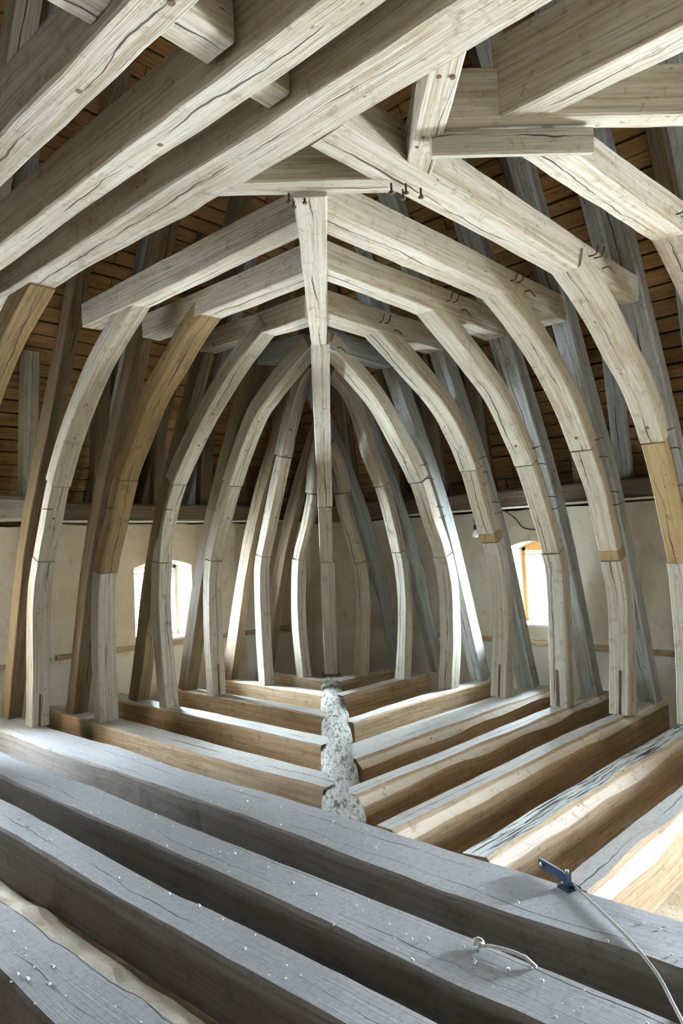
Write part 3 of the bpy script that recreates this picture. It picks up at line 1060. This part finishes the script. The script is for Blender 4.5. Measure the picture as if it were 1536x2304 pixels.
for t in (.62, .70):
    q = Vector((1.92, 1.245, 2.979)).lerp(Vector((2.50, 1.825, 2.964)), t)
    peg(st, q + d1 * rng.uniform(-.03, .03), (0, 0, -1), .007)
for y in (1.45, 1.52, 2.0, 2.08, 2.62, 2.70):
    peg(cl7, (1.87 + rng.uniform(-.05, .05), y * .92, 2.972), (0, 0, -1), .011)
for k, y in enumerate((2.55, 1.95)):
    peg(root8.children[0], (1.56, y * .92, 2.977), (0, 0, -1), .012)
    peg(root9.children[0], (1.18, y * .92 - .1, 2.977), (0, 0, -1), .012)

# ------------------------------------------------------------------ outer struts on the wall plates
outer_r = [(5.9, .15), (5.25, .12), (4.62, .2), (4.05, .18), (3.55, .15), (3.02, .16), (2.62, .15), (1.95, .15), (1.35, .15)]
for k, (y, a) in enumerate(outer_r):
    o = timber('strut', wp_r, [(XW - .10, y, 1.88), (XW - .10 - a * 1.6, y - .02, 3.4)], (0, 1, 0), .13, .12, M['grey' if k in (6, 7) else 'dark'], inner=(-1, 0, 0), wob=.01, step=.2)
    if k in (6, 7):
        o['label'] = 'blue grey upright strut'
outer_l = [(6.0, .12), (5.45, .12), (4.9, .15), (4.3, .15), (3.62, .15), (2.93, .12), (2.35, .15)]
for k, (x, a) in enumerate(outer_l):
    o = timber('strut', wp_l if x > 3 else wp_e, [(x, YW - .10, 1.92 if x > 3 else 1.95), (x - .02, YW - .10 - a * 1.4, 3.3)], (1, 0, 0), .14, .12, M['post' if k == 5 else 'dark'], inner=(0, -1, 0), wob=.01, step=.2)
    if k == 5:
        o['label'] = 'grey upright strut'
# outer rafters directly under the boards
for k, y in enumerate((5.5, 4.9, 4.3, 3.7, 3.1, 2.5, 1.9, 1.3, .7)):
    z1 = 6.9 if k > 3 else 4.6
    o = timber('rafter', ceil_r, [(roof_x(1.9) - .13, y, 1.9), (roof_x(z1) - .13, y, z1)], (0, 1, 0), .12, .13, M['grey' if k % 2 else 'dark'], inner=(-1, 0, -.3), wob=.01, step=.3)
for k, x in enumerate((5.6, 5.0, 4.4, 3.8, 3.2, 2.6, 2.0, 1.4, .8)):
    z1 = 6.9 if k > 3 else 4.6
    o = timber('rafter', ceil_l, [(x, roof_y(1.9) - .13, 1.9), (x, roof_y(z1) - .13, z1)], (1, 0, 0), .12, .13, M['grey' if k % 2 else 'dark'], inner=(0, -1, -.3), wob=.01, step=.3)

# ------------------------------------------------------------------ small things
o = tube('conduit', [(XW - .255, 5.0, 1.70), (XW - .255, 3.4, 1.70), (XW - .255, 1.6, 1.70)], .011, M['pvc'])
tag(o, 'thin white conduit along the foot of the right wall plate', 'conduit')
o = tube('conduit', [(3.1, YW - .255, 1.735), (4.4, YW - .255, 1.725), (6.2, YW - .255, 1.725)], .012, M['pvc'])
tag(o, 'thin white conduit along the foot of the left wall plate', 'conduit')
o = tube('cable', [(XW - .27, 3.82, 1.70), (XW - .03, 3.80, 1.60), (XW - .02, 3.72, 1.50), (XW - .02, 3.58, 1.47), (XW - .02, 3.45, 1.475)], .006, M['cable'])
tag(o, 'black cable curving down the wall above the right window', 'cable')

lamp = empty('hanging_bulb', (6.33, 4.10, 1.70), 'bare white light bulb hanging on its flex left of right window', 'lamp')
bx, by = 6.33, 4.10
tube('flex', [(bx, by, 1.70), (bx, by, 1.62), (bx + .004, by, 1.53)], .004, M['cable'], lamp)
lathe('socket', [(.006, .05), (.014, .045), (.015, .0), (.012, -.004)], (bx + .004, by, 1.50), M['cable'], lamp, 14)
lathe('bulb', [(.010, 0), (.013, -.012), (.026, -.034), (.031, -.052), (.028, -.068), (.016, -.080), (.004, -.083)], (bx + .004, by, 1.498), M['bulb'], lamp, 18)
lathe('ceiling_rose', [(.018, .0), (.018, .018), (.010, .024)], (bx, by, 1.69), M['pvc'], lamp, 14)

# metal bracket lying at the edge of the far tie beam
br = empty('metal_bracket', (2.76, 1.47, .01), 'dark blue metal bracket at the edge of the far tie beam, lower right', 'bracket')
ang = Vector((.40, .93, 0)).normalized()
b0 = Vector((2.735, 1.43, .0))


def obox(name, cen, ax, ay, az, h, mat, parent):
    vv = []
    for sx in (-1, 1):
        for sy in (-1, 1):
            for sz in (-1, 1):
                vv.append(Vector(cen) + ax * h[0] * sx + ay * h[1] * sy + az * h[2] * sz)
    return link(name, vv, BOXF, mat, parent, origin=Vector(cen))


perp = Vector((-ang.y, ang.x, 0))
upz = Vector((0, 0, 1))
obox('arm', b0 + ang * .075 + upz * .036, ang, perp, upz, (.085, .005, .020), M['steel'], br)
obox('base_plate', b0 - ang * .02 + upz * .006, ang, perp, upz, (.03, .035, .004), M['steel'], br)
obox('gusset', b0 - ang * .01 + upz * .032, ang, perp, upz, (.012, .012, .026), M['steel'], br)
tube('bolt', [b0 + ang * .135 + upz * .038 + perp * .004, b0 + ang * .135 + upz * .038 + perp * .014], .009, M['bolt'], br, seg=6)
tube('bolt', [b0 + ang * .135 + upz * .038 - perp * .004, b0 + ang * .135 + upz * .038 - perp * .014], .009, M['bolt'], br, seg=6)
tube('pin', [b0 - ang * .012 + upz * .058, b0 - ang * .012 + upz * .07], .007, M['bolt'], br, seg=8)

rp = tube('rope', [(2.74, 1.40, .012), (2.62, 1.245, .015), (2.50, 1.09, .014), (2.43, 1.01, .010), (2.36, .93, -.004), (2.27, .86, -.012), (2.14, .78, .012), (2.0, .70, .012), (1.8, .60, .012), (1.72, .57, .013)], .006, M['rope'], None)
tag(rp, 'grey rope lying across the two far tie beams, lower right', 'rope')

sg = empty('string', (2.15, 1.45, 0), 'white knotted string with thin chain on the second tie beam', 'string')
s0 = Vector((2.148, 1.455, .009))
tube('cord', [s0, s0 + Vector((.006, -.05, .010)), s0 + Vector((.014, -.11, .012)), s0 + Vector((.018, -.16, .010)), s0 + Vector((.012, -.205, -.005))], .0068, M['string'], sg)
tube('knot', [s0 + Vector((-.012, .012, 0)), s0 + Vector((.0, .018, .014)), s0 + Vector((.012, .004, .012)), s0 + Vector((.002, -.012, .006)), s0 + Vector((-.012, .0, .010))], .0075, M['string'], sg, step=.01)
prev = s0 + Vector((-.01, -.005, -.002))
for i in range(7):
    nx_ = prev + Vector((-.0135 - .003 * math.sin(i), -.006 + .006 * math.sin(i * 1.3), 0))
    nx_.z = .006
    dlt = (nx_ - prev)
    sd = Vector((-dlt.y, dlt.x, 0)).normalized() * .005 if i % 2 else Vector((0, 0, .004))
    mid = (prev + nx_) / 2
    tube('chain_link', [prev, mid + sd, nx_, mid - sd, prev], .0017, M['bolt'], sg, seg=5, step=.006)
    prev = nx_

# chips of plaster scattered on the near beams
cv, cf = [], []
for i in range(420):
    x0, x1 = rng.choice(((2.44, 2.72), (1.93, 2.16), (1.55, 1.71), (1.0, 1.21)))
    x = rng.uniform(x0, x1)
    y = rng.uniform(.4, 4.6)
    s = rng.choice((.003, .004, .005, .006, .009))
    b = len(cv)
    pts = []
    for j in range(6):
        a = 2 * math.pi * j / 6
        r = s * rng.uniform(.6, 1.2)
        pts.append((x + r * math.cos(a), y + r * math.sin(a), .006))
    for j in range(6):
        a = 2 * math.pi * j / 6
        r = s * rng.uniform(.4, .7)
        pts.append((x + r * math.cos(a), y + r * math.sin(a), .006 + s * rng.uniform(.5, .9)))
    cv += pts
    cf.append(tuple(b + 6 + j for j in range(6)))
    for j in range(6):
        k = (j + 1) % 6
        cf.append((b + j, b + k, b + 6 + k, b + 6 + j))
ch = link('plaster_chips', cv, cf, M['chip'])
tag(ch, 'pale plaster crumbs scattered over the dusty tie beams in front', 'debris', kind='stuff')
